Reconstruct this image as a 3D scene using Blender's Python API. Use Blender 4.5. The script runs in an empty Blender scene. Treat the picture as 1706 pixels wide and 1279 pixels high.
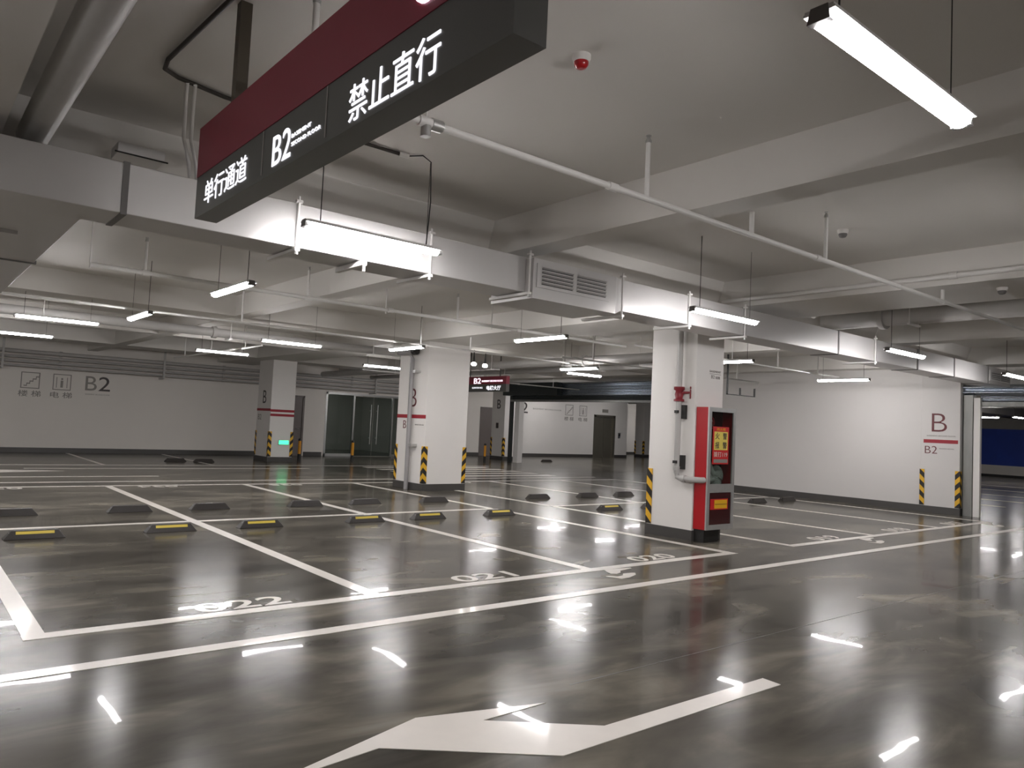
import bpy, math
from mathutils import Vector, Matrix

S = bpy.context.scene
C = S.collection

# ------------------------------------------------------------------ camera, world, exposure
cam_d = bpy.data.cameras.new('camera')
cam = bpy.data.objects.new('camera', cam_d)
C.objects.link(cam)
F_PX = 1255.7
cam_d.sensor_width = 36.0
cam_d.lens = 36.0 * F_PX / 1706.0
cam_d.clip_end = 200
PITCH, ROLL, YAW = 0.0557764, 0.0472507, 0.8821683
_f = Vector((math.cos(YAW) * math.cos(PITCH), math.sin(YAW) * math.cos(PITCH), math.sin(PITCH)))
_r = Vector((math.sin(YAW), -math.cos(YAW), 0))
_u = _r.cross(_f)
_r2 = math.cos(ROLL) * _r + math.sin(ROLL) * _u
_u2 = -math.sin(ROLL) * _r + math.cos(ROLL) * _u
cam.matrix_world = Matrix(((_r2.x, _u2.x, -_f.x, 0), (_r2.y, _u2.y, -_f.y, 0), (_r2.z, _u2.z, -_f.z, 1.5), (0, 0, 0, 1)))
S.camera = cam

world = bpy.data.worlds.new('world')
S.world = world
world.use_nodes = True
world.node_tree.nodes['Background'].inputs[0].default_value = (0.5, 0.5, 0.5, 1)
world.node_tree.nodes['Background'].inputs[1].default_value = 0.05

S.view_settings.view_transform = 'Standard'
S.view_settings.look = 'None'
S.view_settings.gamma = 1
S.view_settings.use_curve_mapping = False
S.view_settings.exposure = 2.3
LAMP = 24.0

# ------------------------------------------------------------------ materials
def srgb(r, g, b):
    f = lambda c: (c / 255 / 12.92) if c / 255 <= 0.04045 else ((c / 255 + 0.055) / 1.055) ** 2.4
    return (f(r), f(g), f(b), 1)

def mat(name, col, rough=0.5, metal=0.0, var=0.06, scale=6.0, bump=0.0, bscale=40.0, coat=0.0, emit=None, estr=0.0, spec=0.5, stretch=(1, 1, 1)):
    m = bpy.data.materials.new(name)
    m.use_nodes = True
    nt = m.node_tree
    b = nt.nodes['Principled BSDF']
    b.inputs['Roughness'].default_value = rough
    b.inputs['Metallic'].default_value = metal
    b.inputs['Specular IOR Level'].default_value = spec
    b.inputs['Coat Weight'].default_value = coat
    b.inputs['Coat Roughness'].default_value = 0.08
    tc = nt.nodes.new('ShaderNodeTexCoord')
    mp = nt.nodes.new('ShaderNodeMapping'); mp.inputs['Scale'].default_value = stretch
    nt.links.new(tc.outputs['Object'], mp.inputs[0])
    nz = nt.nodes.new('ShaderNodeTexNoise'); nz.inputs['Scale'].default_value = scale; nz.inputs['Detail'].default_value = 5
    nt.links.new(mp.outputs[0], nz.inputs['Vector'])
    mx = nt.nodes.new('ShaderNodeMix'); mx.data_type = 'RGBA'
    mx.inputs[6].default_value = tuple(c * (1 - var) for c in col[:3]) + (1,)
    mx.inputs[7].default_value = tuple(min(1, c * (1 + var)) for c in col[:3]) + (1,)
    nt.links.new(nz.outputs['Fac'], mx.inputs[0])
    nt.links.new(mx.outputs[2], b.inputs['Base Color'])
    if bump:
        n2 = nt.nodes.new('ShaderNodeTexNoise'); n2.inputs['Scale'].default_value = bscale
        nt.links.new(tc.outputs['Object'], n2.inputs['Vector'])
        bp = nt.nodes.new('ShaderNodeBump'); bp.inputs['Strength'].default_value = bump; bp.inputs['Distance'].default_value = 0.01
        nt.links.new(n2.outputs['Fac'], bp.inputs['Height'])
        nt.links.new(bp.outputs[0], b.inputs['Normal'])
    if emit:
        b.inputs['Emission Color'].default_value = emit
        b.inputs['Emission Strength'].default_value = estr
    return m

M = {}
M['white_wall'] = mat('white wall paint', srgb(226, 223, 219), 0.55, var=0.03, scale=1.2)
M['grey_wall'] = mat('off white wall paint', srgb(226, 221, 214), 0.6, var=0.04, scale=0.8)
M['side_wall'] = mat('light grey wall paint', srgb(206, 203, 200), 0.6, var=0.03, scale=1.0)
M['slab'] = mat('painted concrete slab', srgb(214, 211, 206), 0.7, var=0.05, scale=0.7, bump=0.05, bscale=12)
M['skirt'] = mat('dark grey skirting paint', srgb(72, 70, 68), 0.35, var=0.1, scale=3)
M['duct'] = mat('pale silver duct skin', srgb(205, 203, 202), 0.36, metal=0.35, var=0.04, scale=2, bump=0.03, bscale=18)
M['duct_dark'] = mat('grey duct seam', srgb(110, 108, 106), 0.5, var=0.1)
M['pipe'] = mat('pale grey pipe paint', srgb(224, 222, 219), 0.4, var=0.06, scale=9)
M['pipe_grey'] = mat('mid grey pipe paint', srgb(178, 176, 173), 0.4, var=0.06, scale=9)
M['galv'] = mat('galvanised steel', srgb(186, 186, 184), 0.38, metal=0.6, var=0.12, scale=14)
M['steel'] = mat('brushed stainless steel', srgb(190, 190, 188), 0.28, metal=1.0, var=0.08, scale=20, stretch=(1, 1, 0.1))
M['black'] = mat('black plastic', srgb(28, 27, 26), 0.45, var=0.15)
M['rubber'] = mat('brown black rubber', srgb(38, 33, 29), 0.5, var=0.2, scale=25, bump=0.2, bscale=90)
M['yellow'] = mat('yellow reflector', srgb(214, 190, 78), 0.35, var=0.06)
M['bollard'] = mat('amber bollard paint', srgb(214, 146, 30), 0.4, var=0.06)
M['cable'] = mat('black cable sheath', srgb(30, 28, 27), 0.5)
M['conduit'] = mat('brown black conduit', srgb(46, 40, 34), 0.5)
M['red'] = mat('fire red enamel', srgb(172, 18, 28), 0.3, var=0.06, coat=0.3)
M['dkred'] = mat('dark red glass panel', srgb(58, 14, 18), 0.15, var=0.1)
M['poster_red'] = mat('poster red', srgb(196, 30, 32), 0.5)
M['poster_yellow'] = mat('poster yellow', srgb(226, 205, 96), 0.5)
M['label_yellow'] = mat('label yellow', srgb(226, 176, 30), 0.5)
M['maroon'] = mat('maroon sign band', srgb(128, 42, 58), 0.35, var=0.03)
M['sign_dark'] = mat('charcoal sign sheet', srgb(84, 84, 81), 0.3, var=0.05)
M['bronze'] = mat('bronze brown post', srgb(74, 66, 54), 0.4, var=0.1)
M['ink_red'] = mat('deep red sign paint', srgb(150, 24, 40), 0.5)
M['ink_brown'] = mat('dark red brown letter paint', srgb(96, 34, 38), 0.5)
M['ink_dark'] = mat('dark grey letter paint', srgb(66, 60, 58), 0.5)
M['ink_faint'] = mat('faint grey letter paint', srgb(140, 136, 130), 0.55)
M['letter_white'] = mat('lit white lettering', srgb(240, 240, 250), 0.4, emit=(0.93, 0.93, 1, 1), estr=0.22)
M['letter_pink'] = mat('lit pink white lettering', srgb(240, 220, 235), 0.4, emit=(0.95, 0.75, 0.9, 1), estr=0.4)
M['led'] = mat('glowing white diffuser', srgb(245, 245, 240), 0.4, emit=(1.0, 0.968, 0.972, 1), estr=LAMP)
M['green_led'] = mat('glowing green exit panel', srgb(60, 220, 120), 0.4, emit=(0.05, 0.9, 0.3, 1), estr=0.5)
M['bulb'] = mat('glowing bulb', srgb(245, 245, 240), 0.4, emit=(1, 0.97, 0.93, 1), estr=8)
M['door_grey'] = mat('brown grey door paint', srgb(108, 100, 96), 0.45)
M['lift_steel'] = mat('grey green lift steel', srgb(128, 124, 112), 0.35, metal=0.6, var=0.06, scale=10, stretch=(1, 1, 0.1))
M['shutter'] = mat('shiny corrugated shutter steel', srgb(186, 194, 204), 0.26, metal=1.0, var=0.15, scale=4, stretch=(0.3, 0.3, 6))
M['shutter_dark'] = mat('dark shutter box steel', srgb(58, 62, 62), 0.4, metal=0.4)
M['housing'] = mat('white lamp housing', srgb(205, 205, 203), 0.5)
M['dull_steel'] = mat('dull grey steel', srgb(136, 136, 133), 0.45, metal=0.5, var=0.2, scale=9, stretch=(1, 1, 0.2))
M['valve_red'] = mat('dull valve red', srgb(130, 34, 44), 0.5, var=0.1)
M['blue'] = mat('blue hoarding sheet', srgb(30, 66, 170), 0.5, var=0.25, scale=1.5)
M['hose'] = mat('white canvas hose', srgb(205, 205, 200), 0.8, bump=0.3, bscale=120)
M['paint_line'] = mat('white floor paint', srgb(214, 208, 200), 0.35, var=0.07, scale=7, coat=0.25)
M['joint'] = mat('dark joint filler', srgb(72, 69, 64), 0.4)
M['brown_pipe'] = mat('grey drain pipe paint', srgb(152, 150, 150), 0.4)

def floor_material():
    m = bpy.data.materials.new('polished epoxy concrete')
    m.use_nodes = True
    nt = m.node_tree; N = nt.nodes; L = nt.links
    b = N['Principled BSDF']
    tc = N.new('ShaderNodeTexCoord')
    def noise(sc, det, st=(1, 1, 1), dist=0.0):
        mp = N.new('ShaderNodeMapping'); mp.inputs['Scale'].default_value = st
        L.new(tc.outputs['Object'], mp.inputs[0])
        n = N.new('ShaderNodeTexNoise'); n.inputs['Scale'].default_value = sc; n.inputs['Detail'].default_value = det
        n.inputs['Distortion'].default_value = dist
        L.new(mp.outputs[0], n.inputs['Vector'])
        return n
    n1 = noise(0.6, 8, (1, 1.5, 1), 1.0)
    n2 = noise(1.6, 9, (0.45, 1.3, 1), 1.2)
    mx = N.new('ShaderNodeMix'); mx.data_type = 'FLOAT'; mx.inputs[0].default_value = 0.45
    L.new(n1.outputs['Fac'], mx.inputs[2]); L.new(n2.outputs['Fac'], mx.inputs[3])
    cr = N.new('ShaderNodeValToRGB')
    cr.color_ramp.elements[0].position = 0.36; cr.color_ramp.elements[0].color = srgb(50, 47, 42)
    cr.color_ramp.elements[1].position = 0.68; cr.color_ramp.elements[1].color = srgb(128, 122, 109)
    e = cr.color_ramp.elements.new(0.52); e.color = srgb(84, 80, 72)
    L.new(mx.outputs[0], cr.inputs[0]); L.new(cr.outputs[0], b.inputs['Base Color'])
    rr = N.new('ShaderNodeMapRange'); rr.inputs[3].default_value = 0.15; rr.inputs[4].default_value = 0.24
    L.new(n2.outputs['Fac'], rr.inputs[0]); L.new(rr.outputs[0], b.inputs['Roughness'])
    b.inputs['Specular IOR Level'].default_value = 0.05
    b.inputs['Coat Weight'].default_value = 0.085
    b.inputs['Coat Roughness'].default_value = 0.02
    n3 = noise(1.3, 2)
    bp = N.new('ShaderNodeBump'); bp.inputs['Strength'].default_value = 0.2; bp.inputs['Distance'].default_value = 0.008
    L.new(n3.outputs['Fac'], bp.inputs['Height'])
    L.new(bp.outputs[0], b.inputs['Normal']); L.new(bp.outputs[0], b.inputs['Coat Normal'])
    return m
M['floor'] = floor_material()

def glass_material(name, tint, alpha):
    m = bpy.data.materials.new(name); m.use_nodes = True
    nt = m.node_tree; N = nt.nodes; L = nt.links
    b = N['Principled BSDF']; out = N['Material Output']
    b.inputs['Base Color'].default_value = tint; b.inputs['Roughness'].default_value = 0.04
    tr = N.new('ShaderNodeBsdfTransparent'); tr.inputs[0].default_value = (0.85, 0.9, 0.88, 1)
    nz = N.new('ShaderNodeTexNoise'); nz.inputs['Scale'].default_value = 2
    mr = N.new('ShaderNodeMapRange'); mr.inputs[3].default_value = alpha - 0.04; mr.inputs[4].default_value = alpha + 0.04
    L.new(nz.outputs['Fac'], mr.inputs[0])
    ms = N.new('ShaderNodeMixShader')
    L.new(mr.outputs[0], ms.inputs[0]); L.new(tr.outputs[0], ms.inputs[1]); L.new(b.outputs[0], ms.inputs[2])
    L.new(ms.outputs[0], out.inputs['Surface'])
    return m
M['glass'] = glass_material('dark green tinted glass', srgb(26, 40, 36), 0.45)
M['cab_glass'] = glass_material('smoky cabinet glass', srgb(40, 32, 30), 0.22)

def guard_material():
    m = bpy.data.materials.new('black and yellow chevrons'); m.use_nodes = True
    nt = m.node_tree; N = nt.nodes; L = nt.links
    b = N['Principled BSDF']; b.inputs['Roughness'].default_value = 0.45
    uv = N.new('ShaderNodeTexCoord'); sp = N.new('ShaderNodeSeparateXYZ')
    L.new(uv.outputs['UV'], sp.inputs[0])
    add = N.new('ShaderNodeMath'); add.operation = 'ADD'; L.new(sp.outputs[0], add.inputs[0]); L.new(sp.outputs[1], add.inputs[1])
    dv = N.new('ShaderNodeMath'); dv.operation = 'DIVIDE'; dv.inputs[1].default_value = 0.235; L.new(add.outputs[0], dv.inputs[0])
    fr = N.new('ShaderNodeMath'); fr.operation = 'FRACT'; L.new(dv.outputs[0], fr.inputs[0])
    gt = N.new('ShaderNodeMath'); gt.operation = 'GREATER_THAN'; gt.inputs[1].default_value = 0.5; L.new(fr.outputs[0], gt.inputs[0])
    mx = N.new('ShaderNodeMix'); mx.data_type = 'RGBA'
    mx.inputs[6].default_value = srgb(30, 27, 25); mx.inputs[7].default_value = srgb(222, 172, 40)
    L.new(gt.outputs[0], mx.inputs[0]); L.new(mx.outputs[2], b.inputs['Base Color'])
    return m
M['guard'] = guard_material()

# ------------------------------------------------------------------ mesh helpers
WLOC = {}

class MB:
    """collects shapes in world coordinates, build() links them as one mesh object"""
    def __init__(s): s.v = []; s.f = []; s.mi = []; s.mats = []; s.smooth = []
    def _m(s, m):
        if m not in s.mats: s.mats.append(m)
        return s.mats.index(m)
    def add(s, vs, fs, m, smooth=False):
        o = len(s.v); s.v += [tuple(v) for v in vs]
        k = s._m(m)
        for f in fs: s.f.append([o + i for i in f]); s.mi.append(k); s.smooth.append(smooth)
        return s
    def box(s, x0, x1, y0, y1, z0, z1, m):
        vs = [(x0, y0, z0), (x1, y0, z0), (x1, y1, z0), (x0, y1, z0), (x0, y0, z1), (x1, y0, z1), (x1, y1, z1), (x0, y1, z1)]
        return s.add(vs, [(0, 3, 2, 1), (4, 5, 6, 7), (0, 1, 5, 4), (1, 2, 6, 5), (2, 3, 7, 6), (3, 0, 4, 7)], m)
    def frustum(s, x0, x1, y0, y1, z0, z1, ix, iy, m):
        vs = [(x0, y0, z0), (x1, y0, z0), (x1, y1, z0), (x0, y1, z0), (x0 + ix, y0 + iy, z1), (x1 - ix, y0 + iy, z1), (x1 - ix, y1 - iy, z1), (x0 + ix, y1 - iy, z1)]
        return s.add(vs, [(0, 3, 2, 1), (4, 5, 6, 7), (0, 1, 5, 4), (1, 2, 6, 5), (2, 3, 7, 6), (3, 0, 4, 7)], m)
    def tube(s, pts, r, m, n=12):
        pts = [Vector(p) for p in pts]
        rs = r if isinstance(r, (list, tuple)) else [r] * len(pts)
        vs = []; fs = []
        for i, p in enumerate(pts):
            a = pts[max(i - 1, 0)]; b = pts[min(i + 1, len(pts) - 1)]
            t = (b - a).normalized()
            ref = Vector((0, 0, 1)) if abs(t.z) < 0.9 else Vector((1, 0, 0))
            u = t.cross(ref).normalized(); w = t.cross(u).normalized()
            for k in range(n):
                an = 2 * math.pi * k / n
                vs.append(p + rs[i] * (math.cos(an) * u + math.sin(an) * w))
        for i in range(len(pts) - 1):
            for k in range(n):
                fs.append((i * n + k, i * n + (k + 1) % n, (i + 1) * n + (k + 1) % n, (i + 1) * n + k))
        s.add(vs, fs, m, True)
        s.add([vs[k] for k in range(n)], [tuple(range(n))[::-1]], m)
        s.add([vs[(len(pts) - 1) * n + k] for k in range(n)], [tuple(range(n))], m)
        return s
    def prism(s, poly, z0, z1, m):
        n = len(poly)
        vs = [(x, y, z0) for x, y in poly] + [(x, y, z1) for x, y in poly]
        fs = [tuple(range(n))[::-1], tuple(range(n, 2 * n))] + [(i, (i + 1) % n, n + (i + 1) % n, n + i) for i in range(n)]
        return s.add(vs, fs, m)
    def extr(s, prof, axis, a0, a1, m):
        """profile polygon in the two other axes, pushed along 'axis'"""
        n = len(prof)
        def P(p, a): return (a, p[0], p[1]) if axis == 'x' else (p[0], a, p[1])
        vs = [P(p, a0) for p in prof] + [P(p, a1) for p in prof]
        fs = [tuple(range(n))[::-1], tuple(range(n, 2 * n))] + [(i, (i + 1) % n, n + (i + 1) % n, n + i) for i in range(n)]
        return s.add(vs, fs, m)
    def build(s, name, parent=None, bevel=0.0, label=None, origin=None):
        xs = [v[0] for v in s.v]; ys = [v[1] for v in s.v]; zs = [v[2] for v in s.v]
        o0 = Vector(origin) if origin else Vector(((min(xs) + max(xs)) / 2, (min(ys) + max(ys)) / 2, min(zs)))
        me = bpy.data.meshes.new(name)
        me.from_pydata([(v[0] - o0.x, v[1] - o0.y, v[2] - o0.z) for v in s.v], [], s.f)
        for m in s.mats: me.materials.append(M[m] if isinstance(m, str) else m)
        for i, p in enumerate(me.polygons):
            p.material_index = s.mi[i]; p.use_smooth = s.smooth[i]
        import bmesh
        bm = bmesh.new(); bm.from_mesh(me)
        bmesh.ops.recalc_face_normals(bm, faces=bm.faces)
        bm.to_mesh(me); bm.free()
        o = bpy.data.objects.new(name, me); C.objects.link(o)
        WLOC[o] = o0
        if parent: o.parent = parent; o.location = o0 - WLOC[parent]
        else: o.location = o0
        if bevel:
            md = o.modifiers.new('bevel', 'BEVEL'); md.width = bevel; md.segments = 2; md.limit_method = 'ANGLE'
        if label: o['label'] = label
        return o

def thing(name, label, cat, loc, group=None):
    o = bpy.data.objects.new(name, None); C.objects.link(o)
    o.empty_display_size = 0.1
    o.location = loc; WLOC[o] = Vector(loc)
    return tag(o, label, cat, group)
def tag(o, label, cat, group=None):
    o['label'] = label; o['category'] = cat
    if group: o['group'] = group
    return o
def struct(o):
    o['kind'] = 'structure'; return o
def copy_tree(o, parent=None):
    c = o.copy(); C.objects.link(c); c.parent = parent
    for ch in list(o.children): copy_tree(ch, c)
    return c

def lettering(name, s, origin, U, V, w, h, m, parent, thick=0.004, weight=0.0, label=None):
    """text fitted exactly into the w x h rectangle that starts at origin (lower left), U to its right, V up"""
    cu = bpy.data.curves.new('lettering', 'FONT'); cu.body = s; cu.size = 1.0; cu.offset = weight; cu.resolution_u = 4
    cu.extrude = 0.01
    t = bpy.data.objects.new('tmp', cu); C.objects.link(t)
    dg = bpy.context.evaluated_depsgraph_get()
    me = bpy.data.meshes.new_from_object(t.evaluated_get(dg))
    bpy.data.objects.remove(t); bpy.data.curves.remove(cu)
    xs = [v.co.x for v in me.vertices]; ys = [v.co.y for v in me.vertices]
    x0, x1, y0, y1 = min(xs), max(xs), min(ys), max(ys)
    U = Vector(U); V = Vector(V); Nn = U.cross(V); origin = Vector(origin)
    for v in me.vertices:
        a = (v.co.x - x0) / (x1 - x0) * w; b = (v.co.y - y0) / (y1 - y0) * h; c = (v.co.z / 0.02 + 0.5) * thick
        v.co = U * a + V * b + Nn * c
    me.name = name
    me.materials.clear(); me.materials.append(M[m])
    o = bpy.data.objects.new(name, me); C.objects.link(o); WLOC[o] = origin
    o.parent = parent; o.location = origin - WLOC[parent]
    if label: o['label'] = label
    return o
EY = dict(U=(0, -1, 0), V=(0, 0, 1))     # face turned to -X
EX = dict(U=(1, 0, 0), V=(0, 0, 1))      # face turned to -Y
FL = dict(U=(1, 0, 0), V=(0, 1, 0))      # flat on the floor

# ------------------------------------------------------------------ the shell: floor, slab, beams, walls
X0, X1, Y0, Y1 = -6.0, 52.0, -7.0, 34.0
ZS, ZB = 3.65, 3.28
floor = struct(MB().box(X0, X1, Y0, Y1, -0.2, 0.0, 'floor').build('floor', origin=(0, 0, 0)))
ceiling = struct(MB().box(X0, X1, Y0, Y1, ZS, ZS + 0.2, 'slab').build('ceiling'))
def beam(x0, x1, y0, y1, z0=ZB, haunch=None):
    return MB().box(x0, x1, y0, y1, z0, ZS + 0.001, 'slab').build('ceiling_beam', ceiling)
BX = [(-0.30, 0.445), (4.78, 5.08), (8.88, 10.15), (13.6, 13.95), (17.9, 18.7), (27, 27.8), (36, 36.8)]
for a, b in BX: beam(a, b, Y0, Y1, ZB - 0.004)
def beamA(y0, y1, h):
    MB().extr([(y0, ZS + 0.001), (y0 + h, ZB), (y1 - h, ZB), (y1, ZS + 0.001)], 'x', X0, X1, 'slab').build('ceiling_beam', ceiling)
beamA(6.22, 7.75, 0.12); beamA(13.85, 15.15, 0.05); beamA(-1.6, -0.8, 0.05); beamA(19.0, 19.3, 0.02); beamA(23.5, 24.8, 0.05)

struct(MB().box(X0 - 0.2, X0, Y0, Y1, 0, ZS, 'grey_wall').build('wall_left'))
struct(MB().box(X0, X1, Y0 - 0.2, Y0, 0, ZS, 'white_wall').build('wall_back'))
struct(MB().box(X1, X1 + 0.2, Y0, Y1, 0, ZS, 'grey_wall').build('wall_right'))
struct(MB().box(18, X1, Y1, Y1 + 0.2, 0, ZS, 'grey_wall').build('wall_recess'))
# far wall: left length with the service door and glass entrance cut out
YF = 27.3
wf = MB()
wf.box(X0, 11.3, YF, YF + 0.2, 0, ZS, 'grey_wall').box(11.3, 12.2, YF, YF + 0.2, 2.23, ZS, 'grey_wall')
wf.box(12.2, 13.12, YF, YF + 0.2, 0, ZS, 'grey_wall').box(13.12, 16.9, YF, YF + 0.2, 2.5, ZS, 'grey_wall').box(16.9, 18.0, YF, YF + 0.2, 0, ZS, 'grey_wall')
wall_far = struct(wf.build('wall_far'))
YE = 29.3
we = MB()
we.box(17.8, 18.0, YF + 0.2, Y1, 0, ZS, 'grey_wall').box(18.0, 22.25, YE, YE + 0.2, 0, ZS, 'grey_wall').box(22.25, 23.15, YE, YE + 0.2, 2.33, ZS, 'grey_wall')
we.box(23.15, 30.2, YE, YE + 0.2, 0, ZS, 'white_wall').box(30.2, 31.72, YE, YE + 0.2, 2.3, ZS, 'white_wall').box(31.72, 32.85, YE, YE + 0.2, 0, ZS, 'white_wall')
we.box(32.65, 32.85, YE + 0.2, Y1, 0, ZS, 'white_wall')
wall_lift = struct(we.build('wall_lift'))
wr = MB().box(18.36, 18.56, 6.6, 14.7, 0, ZS, 'side_wall').box(18.56, 20.3, 14.5, 14.7, 0, ZS, 'side_wall')
wall_side = struct(wr.build('wall_side'))
struct(MB().box(18.5, 18.7, Y0, 1.4, 0, ZS, 'white_wall').build('wall_near'))
lin = struct(MB().box(18.58, 18.7, 1.4, 6.56, 2.9, ZS, 'slab').build('wall_lintel'))
# room behind the glass entrance
struct(MB().box(12.0, 18.0, 33.0, 33.2, 0, ZS, 'grey_wall').build('wall_lobby'))
# skirtings
def skirt(n, *a): struct(MB().box(*a, 'skirt').build(n))
skirt('baseboard_far', X0, 11.2, YF - 0.02, YF, 0, 0.15)
skirt('baseboard_far', 12.3, 13.05, YF - 0.02, YF, 0, 0.15)
skirt('baseboard_lift', 18.0, 22.2, YE - 0.02, YE, 0, 0.15)
skirt('baseboard_lift', 23.2, 30.1, YE - 0.02, YE, 0, 0.15)
skirt('baseboard_lift', 31.8, 32.87, YE - 0.02, YE, 0, 0.15)
skirt('baseboard_recess', 32.9, X1, Y1 - 0.02, Y1, 0, 0.15)
skirt('baseboard_side', 18.34, 18.36, 7.4, 14.5, 0, 0.15)

# ------------------------------------------------------------------ painted floor markings (children of the floor)
def paint(name, mb, label=None): return mb.build(name, floor, label=label)
def lineX(y0, y1, xa, xb, name='bay_line'): return paint(name, MB().box(xa, xb, y0, y1, 0.0, 0.003, 'paint_line'))
def lineY(xa, xb, y0, y1, name='bay_line'): return paint(name, MB().box(xa, xb, y0, y1, 0.0, 0.003, 'paint_line'))
lineX(4.88, 5.01, X0, 40, 'lane_line')
lineX(5.66, 5.79, 0.76, 8.56)
lineX(5.66, 5.79, 9.9, 17.55)
lineX(10.66, 10.78, -3, 8.5); lineX(10.66, 10.78, 9.98, 17.5)
lineX(15.95, 16.07, -3, 17.55); lineX(16.85, 16.97, X0, 17.5, 'lane_line')
for x in (0.83, 3.32, 5.93, 8.50, 9.97, 12.53, 15.12, 17.49):
    lineY(x - 0.065, x + 0.065, 5.79, 10.66); lineY(x - 0.065, x + 0.065, 10.78, 15.95)
lineX(21.7, 21.85, X0, 17.0, 'lane_line'); lineX(18.15, 18.25, 0.0, 4.8, 'lane_line'); lineX(20.5, 20.62, 2.5, 9.5, 'lane_line')
for x in (4.4, 7.2): lineY(x - 0.05, x + 0.05, 21.85, 27.0)
for k in range(5): paint('crossing_stripe', MB().box(11.6, 16.4, 17.5 + 0.85 * k, 17.9 + 0.85 * k, 0, 0.003, 'paint_line'))
for x in (20.0, 22.6, 25.2, 28.0, 31.5, 35.0): lineY(x - 0.06, x + 0.06, 7.0, 12.5)
lineX(12.5, 12.62, 19.9, 36)
paint('direction_arrow', MB().prism([(1.25, 3.0), (1.84, 3.07), (2.50, 2.54), (4.32, 2.53), (4.33, 2.66), (2.92, 2.68), (2.44, 3.07), (2.88, 3.08), (2.17, 3.28)], 0, 0.003, 'paint_line'),
      'large white bent turn arrow in the foreground')
paint('direction_arrow', MB().prism([(-1.0, 19.6), (1.6, 19.6), (1.6, 19.3), (3.2, 19.8), (1.6, 20.3), (1.6, 20.0), (-1.0, 20.0)], 0, 0.003, 'paint_line'),
      'far white arrow near the left wall')
# worn swirl marks between the bays and the lane line
SW = [[(6.06, 5.67), (6.01, 5.58), (5.98, 5.50), (6.04, 5.47), (6.13, 5.50), (6.20, 5.57), (6.43, 5.61), (6.44, 5.64), (6.28, 5.66), (6.15, 5.67)],
      [(5.82, 5.42), (5.86, 5.33), (5.88, 5.26), (6.01, 5.27), (6.19, 5.34), (6.26, 5.41), (6.22, 5.43), (6.10, 5.44), (6.02, 5.37), (5.93, 5.36), (5.86, 5.41)]]
for dx in (0.0, 5.75, 10.9):
    mb = MB()
    for poly in SW: mb.prism([(x + dx, y - 0.02) for x, y in poly], 0, 0.003, 'paint_line')
    paint('swirl_mark', mb)
for s, x in (('022', 1.90), ('021', 4.30), ('020', 6.85), ('019', 10.95), ('018', 13.45), ('017', 15.95)):
    lettering('bay_number', s, (x, 5.83, 0.0), w=0.72, h=0.27, m='paint_line', parent=floor, thick=0.003, weight=0.012, label='painted bay number ' + s, **FL)
for k, x in enumerate((1.2, 3.8, 6.4, 11.0)):
    lettering('bay_number', ('033', '034', '035', '036')[k], (x + 0.72, 15.9, 0.0), (-1, 0, 0), (0, -1, 0), 0.72, 0.27, 'paint_line', floor, 0.003, 0.012)
paint('floor_joint', MB().box(3.2, X1, 3.218, 3.226, 0.0, 0.001, 'joint'), 'thin dark saw cut joint')

# ------------------------------------------------------------------ columns
def guard(parent, x, y, sx, sy, z0=0.16, z1=0.97, leg=0.1, label=None):
    """L shaped corner guard; the corner at x, y, the legs run to +sx and +sy"""
    t = 0.012
    outer = [(0, 0), (leg, 0), (leg, t), (t, t), (t, leg), (0, leg)]
    poly = [(x + sx * (a - t), y + sy * (b - t)) for a, b in outer]
    o = MB().prism(poly, z0, z1, 'guard').build('corner_guard', parent, label=label)
    me = o.data; uv = me.uv_layers.new(name='UVMap')
    cx, cy = x - sx * t - WLOC[o].x, y - sy * t - WLOC[o].y
    for lp in me.loops:
        v = me.vertices[lp.vertex_index].co
        uv.data[lp.index].uv = (abs(v.x - cx) + abs(v.y - cy), v.z)
    return o
def column(label, x0, x1, y0, y1, guards, m='white_wall'):
    t = thing('column', label, 'column', ((x0 + x1) / 2, (y0 + y1) / 2, 0))
    MB().box(x0, x1, y0, y1, 0, ZB, m).build('shaft', t, bevel=0.008)
    MB().box(x0 - 0.015, x1 + 0.015, y0 - 0.015, y1 + 0.015, 0, 0.15, 'skirt').build('skirting', t)
    for gx, gy in guards:
        guard(t, x0 if gx < 0 else x1, y0 if gy < 0 else y1, 1 if gx < 0 else -1, 1 if gy < 0 else -1)
    return t
# near column with the hydrant cabinet
CN = column('near white square column carrying the red hydrant cabinet', 8.85, 9.5, 6.62, 7.44, [(-1, 1), (1, 1)])
lettering('wall_lettering', 'BASEMENT', (9.16, 6.62, 2.42), w=0.27, h=0.03, m='ink_faint', parent=CN, **EX)
MB().box(9.16, 9.43, 6.616, 6.62, 2.395, 2.402, 'ink_faint').build('red_band', CN, label='thin faint grey rule')
lettering('wall_lettering', 'B2', (9.20, 6.62, 2.33), w=0.08, h=0.05, m='ink_faint', parent=CN, **EX)
lettering('wall_lettering', 'FLOOR', (9.31, 6.62, 2.33), w=0.10, h=0.04, m='ink_faint', parent=CN, **EX)
# thick column in the middle of the bays
CM = column('thick white column with the grey drain pipe and a red band', 9.05, 10.17, 13.9, 15.1, [(-1, -1), (-1, 1), (1, -1)])
lettering('wall_lettering', 'B', (9.05, 14.60, 1.83), w=0.29, h=0.41, m='ink_brown', parent=CM, weight=-0.012, **EY)
MB().box(9.045, 9.05, 13.9, 15.1, 1.575, 1.655, 'ink_red').build('red_band', CM)
lettering('wall_lettering', 'B2', (9.05, 14.82, 1.34), w=0.27, h=0.18, m='ink_brown', parent=CM, weight=-0.01, **EY)
lettering('wall_lettering', 'BASEMENT SECOND FLOOR', (9.05, 14.32, 1.42), w=0.35, h=0.025, m='ink_faint', parent=CM, **EY)
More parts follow.
